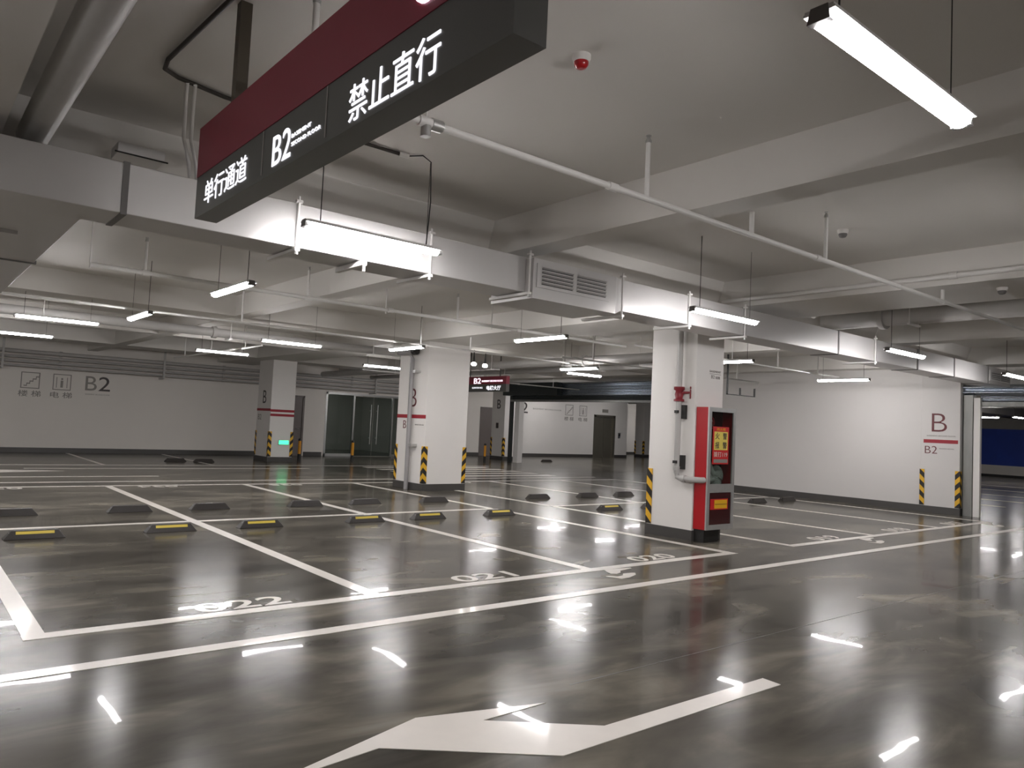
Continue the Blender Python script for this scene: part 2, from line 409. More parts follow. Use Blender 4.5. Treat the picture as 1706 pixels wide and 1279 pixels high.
# far column with the green exit light
CF = column('far white column with two red bands and the green exit light', 9.45, 10.25, 23.6, 24.75, [(-1, -1), (-1, 1), (1, -1)])
lettering('wall_lettering', 'B', (9.45, 24.30, 1.87), w=0.28, h=0.42, m='ink_dark', parent=CF, **EY)
MB().box(9.445, 9.45, 23.6, 24.75, 1.62, 1.70, 'ink_red').build('red_band', CF)
MB().box(9.45, 10.25, 23.595, 23.6, 1.60, 1.68, 'ink_red').build('red_band', CF)
MB().box(9.45, 10.25, 23.595, 23.6, 1.46, 1.54, 'ink_red').build('red_band', CF)
lettering('wall_lettering', 'B2', (9.45, 24.62, 1.33), w=0.28, h=0.18, m='ink_faint', parent=CF, **EY)
ex = MB().box(9.78, 10.10, 23.545, 23.6, 0.56, 0.69, 'green_led').build('exit_light')
tag(ex, 'small glowing green exit light low on the far column', 'exit light')
MB().box(9.77, 10.11, 23.56, 23.6, 0.545, 0.705, 'steel').build('frame', ex)
# column standing at the lift lobby
CL = column('slim white column by the lift lobby, behind the far hanging sign', 20.9, 21.5, 25.8, 26.7, [(-1, -1), (-1, 1)])
lettering('wall_lettering', 'B', (20.9, 26.35, 2.25), w=0.25, h=0.4, m='ink_dark', parent=CL, **EY)
MB().box(20.87, 20.9, 26.2, 26.35, 1.38, 1.62, 'ink_dark').build('call_point', CL, label='small dark red call point')
pl = thing('pilaster', 'narrow white post under the dark shutter, left of the lift wall', 'post', (20.15, 23.98, 0))
MB().box(20.08, 20.34, 23.84, 24.13, 0, ZB, 'white_wall').build('shaft', pl, bevel=0.006)
column('distant white column in the recess right of the lift doors', 35.4, 36.1, 30.2, 30.9, [(-1, -1), (-1, 1)])
# column at the end of the side wall
CW = column('white column flush with the side wall, large red letter B', 18.3, 18.66, 6.56, 7.38, [(-1, -1), (-1, 1)], 'side_wall')
lettering('wall_lettering', 'B', (18.3, 7.15, 1.83), w=0.32, h=0.41, m='ink_brown', parent=CW, weight=-0.014, **EY)
lettering('wall_lettering', 'BASEMENT SECOND FLOOR', (18.3, 7.25, 1.72), w=0.6, h=0.028, m='ink_faint', parent=CW, **EY)
MB().box(18.295, 18.3, 6.6, 7.32, 1.57, 1.65, 'ink_red').build('red_band', CW)
lettering('wall_lettering', 'B2', (18.3, 7.29, 1.33), w=0.26, h=0.17, m='ink_brown', parent=CW, weight=-0.01, **EY)
lettering('wall_lettering', 'BASEMENT SECOND', (18.3, 6.98, 1.44), w=0.3, h=0.02, m='ink_faint', parent=CW, **EY)
# hidden row on the left, carries the beam seen at the top left corner
column('white column at the left edge of the second bay row', -0.3, 0.42, 23.6, 24.7, [(1, -1)])

# ------------------------------------------------------------------ writing and pictograms on the far walls
def picto_frame(x, z, w, h, y, t=0.03):
    return MB().box(x, x + w, y - 0.006, y, z, z + t, 'ink_dark').box(x, x + w, y - 0.006, y, z + h - t, z + h, 'ink_dark').box(x, x + t, y - 0.006, y, z, z + h, 'ink_dark').box(x + w - t, x + w, y - 0.006, y, z, z + h, 'ink_dark')
def pictos(par, y, xs, xe, z, sc=1.0, m='ink_faint'):
    a = 0.5 * sc
    mb = picto_frame(xs, z, a, a, y, 0.025 * sc)
    for k in range(5): mb.box(xs + (0.08 + 0.08 * k) * sc, xs + (0.17 + 0.08 * k) * sc, y - 0.006, y, z + (0.07 + 0.07 * k) * sc, z + (0.10 + 0.07 * k) * sc, 'ink_dark').box(xs + (0.15 + 0.08 * k) * sc, xs + (0.17 + 0.08 * k) * sc, y - 0.006, y, z + (0.07 + 0.07 * k) * sc, z + (0.17 + 0.07 * k) * sc, 'ink_dark')
    mb.mats = [m]; mb.mi = [0] * len(mb.mi); mb.build('stairs_pictogram', par)
    mb = picto_frame(xe, z, a, a, y, 0.025 * sc)
    mb.box(xe + 0.09 * sc, xe + 0.11 * sc, y - 0.006, y, z + 0.07 * sc, z + 0.40 * sc, 'ink_dark').box(xe + 0.38 * sc, xe + 0.40 * sc, y - 0.006, y, z + 0.07 * sc, z + 0.40 * sc, 'ink_dark').box(xe + 0.21 * sc, xe + 0.28 * sc, y - 0.006, y, z + 0.08 * sc, z + 0.30 * sc, 'ink_dark').box(xe + 0.22 * sc, xe + 0.27 * sc, y - 0.006, y, z + 0.32 * sc, z + 0.38 * sc, 'ink_dark')
    mb.mats = [m]; mb.mi = [0] * len(mb.mi); mb.build('lift_pictogram', par)
    for x, s in ((xs, '楼 梯'), (xe, '电 梯')):
        lettering('wall_lettering', s, (x - 0.05 * sc, y, z - 0.25 * sc), w=0.6 * sc, h=0.19 * sc, m=m, parent=par, weight=0.01, **EX)
pictos(wall_far, YF, 3.05, 3.90, 1.96)
lettering('wall_lettering', 'B', (4.80, YF, 2.00), w=0.33, h=0.46, m='ink_faint', parent=wall_far, **EX)
lettering('wall_lettering', '2', (5.18, YF, 2.00), w=0.34, h=0.46, m='ink_dark', parent=wall_far, **EX)
lettering('wall_lettering', 'BASEMENT SECOND FLOOR', (4.82, YF, 1.86), w=0.7, h=0.04, m='ink_faint', parent=wall_far, **EX)
lettering('wall_lettering', 'B2', (24.25, YE, 2.2), w=1.0, h=0.55, m='ink_dark', parent=wall_lift, **EX)
lettering('wall_lettering', 'BASEMENT SECOND FLOOR', (25.6, YE, 2.42), w=2.0, h=0.07, m='ink_faint', parent=wall_lift, **EX)
pictos(wall_lift, YE, 27.9, 28.95, 2.22, 1.15)

# ------------------------------------------------------------------ doors
d1 = struct(MB().box(11.32, 12.18, YF + 0.02, YF + 0.08, 0.0, 2.21, 'door_grey').build('door_1'))
MB().box(11.25, 11.32, YF - 0.02, YF + 0.1, 0, 2.28, 'door_grey').box(12.18, 12.25, YF - 0.02, YF + 0.1, 0, 2.28, 'door_grey').box(11.25, 12.25, YF - 0.02, YF + 0.1, 2.21, 2.28, 'door_grey').build('frame', d1)
MB().tube([(12.08, YF - 0.03, 1.02), (11.96, YF - 0.03, 1.02)], 0.012, 'steel').build('handle', d1)
d2 = struct(MB().box(22.27, 23.13, YE + 0.02, YE + 0.08, 0, 2.31, 'door_grey').build('door_2'))
MB().box(22.2, 22.27, YE - 0.02, YE + 0.1, 0, 2.37, 'door_grey').box(23.13, 23.2, YE - 0.02, YE + 0.1, 0, 2.37, 'door_grey').box(22.2, 23.2, YE - 0.02, YE + 0.1, 2.31, 2.37, 'door_grey').build('frame', d2)
# lift doors
d3 = struct(MB().box(30.1, 30.25, YE - 0.03, YE + 0.15, 0, 2.36, 'lift_steel').box(31.67, 31.82, YE - 0.03, YE + 0.15, 0, 2.36, 'lift_steel').box(30.1, 31.82, YE - 0.03, YE + 0.15, 2.24, 2.36, 'lift_steel').build('door_3'))
MB().box(30.25, 30.95, YE + 0.06, YE + 0.1, 0, 2.24, 'lift_steel').build('lift_door_leaf', d3)
MB().box(30.97, 31.67, YE + 0.06, YE + 0.1, 0, 2.24, 'lift_steel').build('lift_door_leaf', d3)
MB().box(30.94, 30.98, YE + 0.1, YE + 0.12, 0, 2.24, 'black').build('door_gap', d3)
o = MB().box(30.75, 31.2, YE - 0.03, YE, 2.5, 2.68, 'ink_faint').build('floor_indicator'); tag(o, 'small grey floor display above the lift doors', 'display')
o = MB().box(32.1, 32.28, YE - 0.02, YE, 1.1, 1.4, 'steel').build('call_panel'); tag(o, 'small steel call button panel right of the lift doors', 'button panel')
MB().tube([(32.19, YE - 0.035, 1.28), (32.19, YE - 0.02, 1.28)], 0.05, 'black').build('button', o)
# glass entrance
d4 = struct(MB().box(13.12, 13.2, YF - 0.01, YF + 0.12, 0, 2.5, 'galv').box(16.82, 16.9, YF - 0.01, YF + 0.12, 0, 2.5, 'galv').box(13.12, 16.9, YF - 0.01, YF + 0.12, 2.42, 2.5, 'galv').box(13.12, 14.36, YF - 0.01, YF + 0.12, 0, 0.1, 'galv').build('door_4'))
for a, b in ((13.2, 14.32), (16.18, 16.82)): MB().box(a, b, YF + 0.04, YF + 0.06, 0.1, 2.42, 'glass').build('glass_panel', d4)
for x in (14.32, 16.1): MB().box(x, x + 0.07, YF, YF + 0.1, 0, 2.42, 'steel').build('mullion', d4)
for a, b, hx in ((14.4, 15.24, 15.1), (15.26, 16.1, 15.4)):
    lf = MB().box(a, b, YF + 0.04, YF + 0.06, 0.02, 2.40, 'glass').build('glass_door_leaf', d4)
    MB().tube([(hx, YF - 0.05, 0.5), (hx, YF - 0.05, 2.1)], 0.02, 'steel').tube([(hx, YF - 0.05, 0.75), (hx, YF + 0.05, 0.75)], 0.012, 'steel').tube([(hx, YF - 0.05, 1.85), (hx, YF + 0.05, 1.85)], 0.012, 'steel').build('pull_handle', lf)
o = MB().box(13.35, 13.7, 28.6, 28.65, 0.5, 2.2, 'white_wall').build('notice_panel'); tag(o, 'pale notice panel standing behind the left glass pane', 'panel')
MB().box(13.3, 13.75, 28.55, 28.7, 0, 0.5, 'steel').build('base', o)
for k in range(4): MB().box(13.38, 13.67, 28.59, 28.6, 0.7 + 0.38 * k, 0.95 + 0.38 * k, 'ink_faint').build('notice', o)

# ------------------------------------------------------------------ strip lamps
def make_lamp(cable=ZS - 2.88):
    t = thing('tube_light', 'lamp', 'light', (0, 0, 2.88))
    prof = [(0.044 * math.cos(a), 2.886 + 0.036 * math.sin(a)) for a in (math.pi * (0.97 + 1.06 * k / 14) for k in range(15))]
    MB().extr(prof, 'x', -0.575, 0.575, 'led').build('diffuser', t)
    MB().box(-0.6, 0.6, -0.055, 0.055, 2.8905, 2.900, 'housing').box(-0.6, 0.6, -0.05, 0.05, 2.900, 2.908, 'housing').box(-0.58, 0.58, -0.03, 0.03, 2.905, 2.918, 'housing').build('housing', t)
    for s in (-1, 1):
        MB().frustum(min(s * 0.575, s * 0.605), max(s * 0.575, s * 0.605), -0.040, 0.040, 2.858, 2.912, 0.004, 0.010, 'duct_dark').build('end_cap', t)
        MB().tube([(s * 0.47, 0, 2.92), (s * 0.47, 0, ZS + 0.04)], 0.0025 if s > 0 else 0.004, 'cable', 6).build('suspension_cable', t)
    return t
lamp0 = make_lamp()
LAMPS = [
 (2.84, 1.24, 0, 'large bright tube light at the top right, nearest the camera'),
 (2.86, 5.25, 0, 'tube light glaring on the duct just below the hanging sign'),
 (7.09, 4.94, 0, 'tube light in front of the duct above the near column'),
 (11.45, 4.85, 0, 'tube light in front of the duct above the side wall'),
 (15.8, 4.75, 0, 'tube light cut by the right edge, in front of the small duct grille'),
 (2.02, 14.15, 0, 'tube light upper of the pair at the left edge'),
 (5.85, 13.77, 0, 'tube light above the far column with the green exit light'),
 (13.40, 13.45, 0, 'lower of the two crossed tube lights before the shiny shutter'),
 (1.90, 17.90, 0, 'tube light lower of the pair, cut by the left edge'),
 (5.82, 17.57, 0, 'tube light just left of the far exit light column'),
 (9.85, 17.25, 0, 'tube light running behind the thick middle column on its left side'),
 (2.87, 8.50, 90, 'bright stubby looking tube light under the left end of the duct'),
 (2.80, 12.24, 90, 'small end-on tube light left of the bright stubby one'),
 (7.50, 12.32, 90, 'tube light right in front of the top of the thick middle column'),
 (7.75, 8.78, 90, 'tube light below the louvred box of the duct'),
 (12.08, 12.30, 90, 'upper of the two crossed tube lights before the shiny shutter'),
 (11.95, 8.30, 90, 'tube light half hidden right behind the near column'),
 (16.42, 8.30, 90, 'tube light in front of the plain white side wall'),
 (37.4, 12.45, 90, 'distant tube light in the far hall, nearest the shutter post'),
 (36.9, 11.0, 0, 'distant tube light in the far hall, in the middle of its row'),
 (38.5, 10.8, 0, 'distant tube light in the far hall, at the right edge of the photo'),
]
# unseen lamps added for their light; only some continue the lamp grid
ADDED_LAMPS = [(7.3, 1.24, 0), (-1.7, 1.24, 0), (-1.6, 22.0, 0), (0.2, 21.3, 0), (14.6, 22.3, 0), (13.9, 30.6, 0), (23.4, 3.5, 0), (2.84, -3.2, 0), (7.3, -3.2, 0), (-1.7, 5.1, 0), (-1.7, 12.3, 90), (22.8, 24.8, 0), (25.5, 27.0, 3.35), (30.0, 26.2, 3.35), (38.6, 31.4, 0), (22.5, 9.6, 0), (30.0, 12.2, 0), (-1.7, 8.6, 90), (16.3, 21.0, 0), (22.5, 21.0, 0)]
for i, (x, y, a, lab) in enumerate(LAMPS):
    o = lamp0 if i == 0 else copy_tree(lamp0)
    o.location = (x, y, {5.25: 2.92, 4.94: 2.83, 4.85: 2.84, 4.75: 2.84}.get(y, 2.88)); o.rotation_euler = (0, 0, math.radians(a))
    o['label'] = lab; o['group'] = 'hanging tube lights'
for x, y, a in ADDED_LAMPS:
    hi = 0 < a < 10                      # added lift hall lamps, raised to stay hidden behind the shutter
    o = copy_tree(lamp0); o.location = (x, y, a if hi else 2.88); o.rotation_euler = (0, 0, 0 if hi else math.radians(a))
    if hi:
        for ch in list(o.children):
            if ch.name.startswith('suspension_cable'): ch.scale.z = 0.35
    o['label'] = 'unseen tube light added to brighten the garage, out of frame or hidden'; o['group'] = 'added tube lights out of view'
for x, y, lab in ((10.72, 14.5, 'left one of two small round ceiling bulbs beside the thick column'), (11.15, 14.62, 'right one of two small round ceiling bulbs beside the thick column')):
    t = thing('ceiling_bulb', lab, 'light', (x, y, 2.9), 'round bulbs beside the thick column')
    MB().tube([(x, y, 2.90), (x, y, 2.915), (x, y, 2.95), (x, y, 2.98)], [0.03, 0.06, 0.065, 0.04], 'bulb').build('bulb', t)
    MB().tube([(x, y, 2.98), (x, y, 3.03), (x, y, ZB)], [0.035, 0.03, 0.008], 'black').build('stem', t)

# ------------------------------------------------------------------ main air duct
DY0, DY1, DZ0, DZ1 = 5.60, 6.03, 2.813, 3.160
duct = thing('air_duct', 'long pale silver rectangular air duct crossing the picture under the ceiling', 'duct', (8, 5.81, DZ0))
MB().box(-4, 4.72, DY0, DY1, DZ0, DZ1, 'duct').build('duct_run', duct, bevel=0.006)
MB().box(6.09, 18.3, DY0, DY1, DZ0, DZ1, 'duct').build('duct_run', duct, bevel=0.006)
bx = MB().box(4.72, 5.89, 5.487, DY1 + 0.11, 2.748, 3.142, 'duct')
bx.add([(5.89, 5.487, 2.748), (5.89, DY1 + .11, 2.748), (5.89, DY1 + .11, 3.142), (5.89, 5.487, 3.142), (6.09, DY0, DZ0), (6.09, DY1, DZ0), (6.09, DY1, DZ1), (6.09, DY0, DZ1)],
       [(0, 1, 5, 4), (1, 2, 6, 5), (2, 3, 7, 6), (3, 0, 4, 7)], 'duct')
bx.build('louvre_box', duct, label='deeper box with the louvred grille')
def grille(parent, x0, x1, z0, z1, y, nx, nz):
    g = MB().box(x0, x1, y - 0.012, y, z0, z1, 'duct').build('grille', parent)
    s = MB(); w = (x1 - x0 - 0.06) / nx; h = (z1 - z0 - 0.05) / nz
    for i in range(nx):
        for k in range(nz):
            a = x0 + 0.03 + i * w + 0.03; b = x0 + 0.03 + (i + 1) * w - 0.03; c = z0 + 0.025 + k * h
            s.box(a, b, y - 0.016, y - 0.012, c + h * 0.18, c + h * 0.36, 'black')
            s.add([(a, y - 0.013, c + h * .4), (b, y - 0.013, c + h * .4), (b, y - 0.03, c + h * 0.75), (a, y - 0.03, c + h * .75), (a, y - 0.013, c + h * .95), (b, y - 0.013, c + h * .95)], [(0, 1, 2, 3), (3, 2, 5, 4)], 'duct')
    s.build('slats', g)
grille(duct, 4.76, 5.78, 2.860, 3.095, 5.487, 2, 5)
grille(duct, 17.1, 18.25, 2.88, 3.09, DY0, 2, 4)
for x in (1.13, 8.46, 10.92, 15.3, 13.7, 17.0):
    MB().box(x - 0.02, x + 0.02, DY0 - 0.008, DY1 + 0.008, DZ0 - 0.008, DZ1 + 0.008, 'duct_dark').build('duct_seam', duct)
def bracket(x, w=0.05, ext=0.05, y0=DY0, z0=DZ0, z1=DZ1, zt=ZS):
    b = MB().tube([(x, y0 - 0.02, z0 - 0.03), (x, y0 - 0.02, z1 + 0.05)], 0.011, 'pipe', 8)
    b.box(x - 0.02, x + 0.02, y0 - 0.04, DY1 + 0.08, z0 - 0.035, z0 - 0.01, 'pipe')
    b.box(x - 0.025, x + 0.025, y0 - 0.04, y0, z1 + 0.0, z1 + 0.02, 'pipe')
    b.tube([(x, y0 - 0.02, z0 - 0.06), (x, y0 - 0.02, z0 - 0.01)], 0.016, 'galv', 6)
    b.build('duct_bracket', duct)
for x in (2.355, 3.593, 7.28, 12.07): bracket(x)
bracket(4.69, y0=5.53); bracket(8.44); bracket(6.02, y0=5.53, z0=2.765)
MB().box(2.91, 2.95, DY0 - 0.06, DY1, DZ0 - 0.05, DZ0 - 0.01, 'pipe').tube([(2.93, DY0 - 0.05, DZ0 - 0.1), (2.93, DY0 - 0.05, DZ0 + 0.02)], 0.012, 'pipe', 6).build('duct_bracket', duct)

bd = thing('branch_duct', 'grey branch duct leading away under the ceiling at the left edge', 'duct', (0.4, 9, 2.86))
MB().box(-0.6, 1.0, DY1 + 0.0, 12.2, 2.88, 3.22, 'duct').build('duct_run', bd, bevel=0.006)
MB().box(-0.62, 1.02, 8.7, 8.74, 2.87, 3.23, 'duct_dark').build('duct_seam', bd)
MB().box(-0.3, 0.7, 7.2, 8.2, 2.85, 2.88, 'duct').build('access_panel', bd)
lh = MB().tube([(0.2, 7.0, 2.84), (0.45, 7.9, 2.78), (0.5, 8.8, 2.80), (0.3, 9.8, 2.86)], 0.015, 'cable', 8).build('loose_cable')
tag(lh, 'dark loose cable looping below the branch duct at the left edge', 'cable')

# ------------------------------------------------------------------ pipes
def pipe(label, p0, p1, r, m='pipe', joints=(), name='pipe', cat='pipe'):
    p0 = Vector(p0); p1 = Vector(p1)
    t = thing(name, label, cat, tuple((p0 + p1) / 2))
    MB().tube([p0, p1], r, m, 14).build('pipe_run', t)
    d = (p1 - p0).normalized()
    for s in joints:
        if s > (p1 - p0).length - 0.1: continue
        c = p0 + d * s
        MB().tube([c - d * 0.04, c + d * 0.04], r * 1.35, m, 14).build('coupling', t)
    return t
def riser(t, x, y, z0, z1, r=0.017, head=True, m='pipe'):
    MB().tube([(x, y, z0), (x, y, z1 - (0.05 if head else 0))], r, m, 10).build('riser', t)
    if head:
        h = MB().tube([(x, y, z1 - 0.06), (x, y, z1 - 0.045), (x, y, z1 - 0.02), (x, y, z1 - 0.015)], [r * 1.3, r * 1.3, r * 0.6, r * 0.5], 'galv', 8)
        h.tube([(x, y, z1 - 0.012), (x, y, z1 - 0.006)], 0.02, 'galv', 10)
        h.tube([(x - 0.012, y, z1 - 0.045), (x - 0.014, y, z1 - 0.01)], 0.003, 'galv', 5).tube([(x + 0.012, y, z1 - 0.045), (x + 0.014, y, z1 - 0.01)], 0.003, 'galv', 5)
        h.build('sprinkler_head', t)
p1 = pipe('near white sprinkler pipe running under the ceiling from the hanging sign', (1.35, 3.47, 3.14), (12.4, 3.47, 3.14), 0.022, joints=(0.8, 2.3, 5.0, 7.8), name='sprinkler_pipe')
for x in (1.49, 4.0, 6.49): riser(p1, x, 3.47, 3.14, 3.60)
riser(p1, 5.30, 3.47, 3.14, 3.33, 0.02, False); riser(p1, 9.12, 3.47, 3.14, 3.6, 0.02); riser(p1, 2.16, 3.47, 3.07, 3.6, 0.006, False)
MB().tube([(2.16, 3.47, 3.06), (2.16, 3.47, 3.12)], 0.028, 'galv').tube([(2.19, 3.47, 3.14), (2.26, 3.47, 3.14)], 0.034, 'galv').build('pipe_clamp', p1)
p2 = pipe('white sprinkler pipe with risers seen below the duct, left half', (1.68, 9.84, 3.14), (10.9, 9.84, 3.14), 0.027, joints=(0.6, 2.7, 4.0, 6.5), name='sprinkler_pipe')
riser(p2, 1.68, 9.84, 3.10, ZS, 0.008, False)
for x in (2.27, 4.36, 6.9): riser(p2, x, 9.84, 3.14, 3.58)
riser(p2, 5.6, 9.84, 3.08, ZS, 0.008, False); riser(p2, 7.6, 9.84, 3.08, ZS, 0.008, False)
p3 = pipe('thin white pipe passing in front of the thick middle column', (-3, 12.45, 3.0), (12.3, 12.45, 3.0), 0.018, joints=(5, 8, 11), name='sprinkler_pipe')
for x in (1.0, 4.4, 7.9, 9.1): riser(p3, x, 12.45, 3.0, 3.58, 0.014)
p4 = pipe('thick grey pipe running behind the thick middle column', (-5, 15.7, 3.12), (9.6, 15.7, 3.12), 0.09, 'pipe_grey', joints=(6, 10), name='water_pipe')
for x in (2.0, 5.3, 8.6):
    MB().tube([(x, 15.58, 3.0), (x, 15.58, ZS)], 0.008, 'pipe', 6).box(x - 0.03, x + 0.03, 15.56, 15.84, 2.995, 3.03, 'pipe').build('hanger', p4)
for i, (z, r, y, lab) in enumerate(((3.06, 0.06, 26.9, 'topmost thick pipe along the far wall above the wall pictograms'), (2.90, 0.045, 26.95, 'second pipe from the top along the far wall'), (2.76, 0.04, 26.9, 'third pipe from the top along the far wall'), (2.63, 0.035, 26.95, 'lowest thin pipe along the far wall'))):
    q = pipe(lab, (X0, y, z), (17.5, y, z), r, 'pipe_grey', joints=(5, 10, 15, 20), name='water_pipe')
    if i == 0:
        for x in (-2, 2.5, 7, 11.5, 15): MB().box(x - 0.03, x + 0.03, 26.8, 27.3, 2.52, 2.56, 'pipe_grey').box(x - 0.03, x + 0.03, 26.78, 26.82, 2.52, ZS, 'pipe_grey').build('hanger', q)
def hangY(t, x, ys, z, r, m='pipe'):
    for y in ys: MB().tube([(x - r - 0.03, y, z - r), (x - r - 0.03, y, ZS)], 0.008, m, 6).box(x - r - 0.06, x + r + 0.06, y - 0.02, y + 0.02, z - r - 0.025, z - r, m).build('hanger', t)
q = pipe('thick grey pipe coming forward under the dark ceiling at the right', (11.6, -0.75, 3.42), (11.6, 6.2, 3.42), 0.135, 'pipe_grey', joints=(3, 6, 9, 12), name='water_pipe'); hangY(q, 11.6, (4.8, 2.2), 3.42, 0.135)
q = pipe('thin pale pipe along the beam in the dark right part of the ceiling', (8.82, -0.75, 3.36), (8.82, 6.2, 3.36), 0.028, 'pipe', joints=(4, 8), name='water_pipe')
q = pipe('thick grey pipe running to the dark shutter between the two columns', (12.55, 9.6, 3.12), (12.55, 26.5, 3.12), 0.10, 'pipe_grey', joints=(3, 7, 11), name='water_pipe'); hangY(q, 12.55, (10.1, 13.2, 16, 21), 3.12, 0.1)
q = pipe('grey pipe beside the thick one, in front of the dark shutter', (14.6, 11.4, 3.16), (14.6, 26.5, 3.16), 0.07, 'pipe_grey', joints=(4, 9), name='water_pipe'); hangY(q, 14.6, (14, 18), 3.16, 0.07)
q = pipe('dark thin pipe crossing above the crossed tube lights', (10.6, 11.3, 2.97), (17.8, 11.3, 2.97), 0.02, 'pipe_grey', joints=(3,), name='sprinkler_pipe')
for x in (11.5, 14.2, 16.8): riser(q, x, 11.3, 2.97, 3.58, 0.014)
riser(q, 13.0, 11.3, 2.93, ZS, 0.006, False)
q = pipe('thin pipe below the distant beams beside the far hanging sign', (10.6, 19.8, 2.95), (19.5, 19.8, 2.95), 0.02, 'pipe', joints=(2, 6), name='sprinkler_pipe')
for x in (12.2, 15.2, 18.2): riser(q, x, 19.8, 2.95, 3.58, 0.014)
riser(q, 14.0, 19.8, 2.9, ZS, 0.006, False)
q = pipe('thin pipe under the ceiling above the plain side wall', (10.2, 9.0, 3.05), (17.6, 9.0, 3.05), 0.018, 'pipe', joints=(1.5, 5), name='sprinkler_pipe')
for x in (11.9, 14.9, 16.6): riser(q, x, 9.0, 3.05, 3.58, 0.014)
riser(q, 13.2, 9.0, 3.0, ZS, 0.006, False)
q = pipe('short white pipe above the upper left tube light', (1.2, 14.6, 2.97), (1.2, 19.5, 2.97), 0.02, 'pipe', name='sprinkler_pipe'); riser(q, 1.2, 16.3, 2.97, 3.58, 0.014); riser(q, 1.2, 18.4, 3.0, 3.58, 0.014)
q = pipe('thin pipe in front of the far exit light column', (6.2, 16.2, 3.0), (6.2, 22.8, 3.0), 0.02, 'pipe', joints=(2,), name='sprinkler_pipe')
for y in (17.2, 19.6, 21.8): riser(q, 6.2, y, 3.0, 3.58, 0.014)
# left ceiling pipe beside the big beam
q = pipe('fat pale pipe beside the beam in the top left corner', (0.64, -0.7, 3.37), (0.64, 6.2, 3.37), 0.10, 'pipe_grey', name='water_pipe')
u = thing('pipe_hanger', 'small dark square pipe hanger right of the near column', 'hanger', (15, 10.0, 2.44))
MB().box(14.5, 15.6, 9.98, 10.02, 2.44, 2.46, 'cable').box(15.58, 15.6, 9.98, 10.02, 2.44, 2.64, 'cable').box(14.5, 14.52, 9.98, 10.02, 2.44, ZS, 'cable').box(15.0, 15.02, 9.98, 10.02, 2.44, 2.62, 'cable').build('frame', u)

# drain pipe on the thick column
dp = thing('drain_pipe', 'grey vertical drain pipe standing against the thick middle column', 'pipe', (8.93, 14.43, 0))
MB().tube([(8.96, 14.43, 0), (8.96, 14.43, 2.9), (8.95, 14.52, 3.02), (8.93, 14.9, 3.08)], 0.048, 'brown_pipe', 16).build('pipe_run', dp)
MB().tube([(8.93, 14.95, 3.06), (8.9, 14.3, 3.06)], 0.075, 'brown_pipe', 16).build('elbow', dp)
MB().tube([(8.9, 14.3, 3.06), (8.9, 14.18, 3.06)], 0.085, 'black', 16).build('end_cap', dp)
for z in (2.58, 0.95): MB().box(8.9, 9.05, 14.20, 14.30, z, z + 0.06, 'galv').box(8.97, 9.0, 14.28, 14.45, z + 0.01, z + 0.04, 'galv').build('pipe_clamp', dp)

# fire standpipe on the near column
sp = thing('fire_pipe', 'grey fire standpipe with red valve on the near column', 'pipe', (8.78, 6.86, 0.87))
MB().tube([(8.78, 6.86, 2.16), (8.78, 6.86, 2.9), (8.78, 6.86, ZB)], 0.04, 'pipe_grey', 16).build('pipe_run', sp)
MB().tube([(8.78, 6.86, 1.98), (8.78, 6.86, 0.95), (8.78, 6.84, 0.89), (8.78, 6.78, 0.87), (8.78, 6.52, 0.87), (8.80, 6.46, 0.87), (8.9, 6.45, 0.87)], 0.042, 'pipe_grey', 16).build('pipe_run', sp)
MB().tube([(8.78, 6.86, 0.98), (8.78, 6.86, 1.04)], 0.052, 'pipe_grey', 16).tube([(8.78, 6.76, 0.87), (8.78, 6.70, 0.87)], 0.052, 'pipe_grey', 16).build('elbow_collar', sp)
vv = MB().tube([(8.78, 6.86, 1.97), (8.78, 6.86, 2.0), (8.78, 6.86, 2.01), (8.78, 6.86, 2.07), (8.78, 6.86, 2.12), (8.78, 6.86, 2.14), (8.78, 6.86, 2.18)], [0.075, 0.075, 0.05, 0.062, 0.05, 0.078, 0.078], 'valve_red', 16)
dv = Vector((0.62, -0.78, 0)); c = Vector((8.78, 6.86, 2.10)) + Vector((-0.02, 0, 0))
vv.tube([c, c + dv * 0.16], 0.018, 'valve_red', 10)
valve = vv.build('valve', sp, label='red gate valve')
wl = MB(); c2 = c + dv * 0.17; side = Vector((0.78, 0.62, 0)); ring = []
for k in range(17):
    a = 2 * math.pi * k / 16; ring.append(c2 + 0.085 * (math.cos(a) * side + math.sin(a) * Vector((0, 0, 1))))
wl.tube(ring, 0.01, 'valve_red', 8)
for k in (0, 4, 8, 12): wl.tube([c2, ring[k]], 0.006, 'valve_red', 6)
wl.build('handwheel', valve)
for z in (1.72, 1.0): MB().box(8.79, 8.85, 6.76, 6.82, z, z + 0.2, 'black').box(8.72, 8.8, 6.83, 6.89, z + 0.08, z + 0.12, 'black').build('pipe_clamp', sp)

# ------------------------------------------------------------------ hydrant cabinet
hc = thing('hydrant_cabinet', 'tall red fire hydrant cabinet with glazed silver door on the near column', 'cabinet', (9.18, 6.5, 0))
hx0, hx1, hy0, hy1, hz0, hz1 = 8.87, 9.50, 6.41, 6.61, 0.18, 1.90
MB().box(hx0, hx0 + 0.015, hy0, hy1, hz0, hz1, 'red').box(hx1 - 0.015, hx1, hy0, hy1, hz0, hz1, 'red').box(hx0 + 0.015, hx1 - 0.015, hy1 - 0.01, hy1, hz0, hz1, 'dkred').box(hx0 + 0.015, hx1 - 0.015, hy0, hy1 - 0.01, hz0, hz0 + 0.015, 'red').box(hx0 + 0.015, hx1 - 0.015, hy0, hy1 - 0.01, hz1 - 0.015, hz1, 'red').box(hx0 + 0.015, hx1 - 0.015, hy0 + 0.01, hy1 - 0.01, 0.72, 0.74, 'dkred').build('body', hc)
MB().box(hx0 + 0.02, 9.24, hy0 + 0.03, hy1, 0, hz0, 'black').build('plinth', hc)
fr = MB()
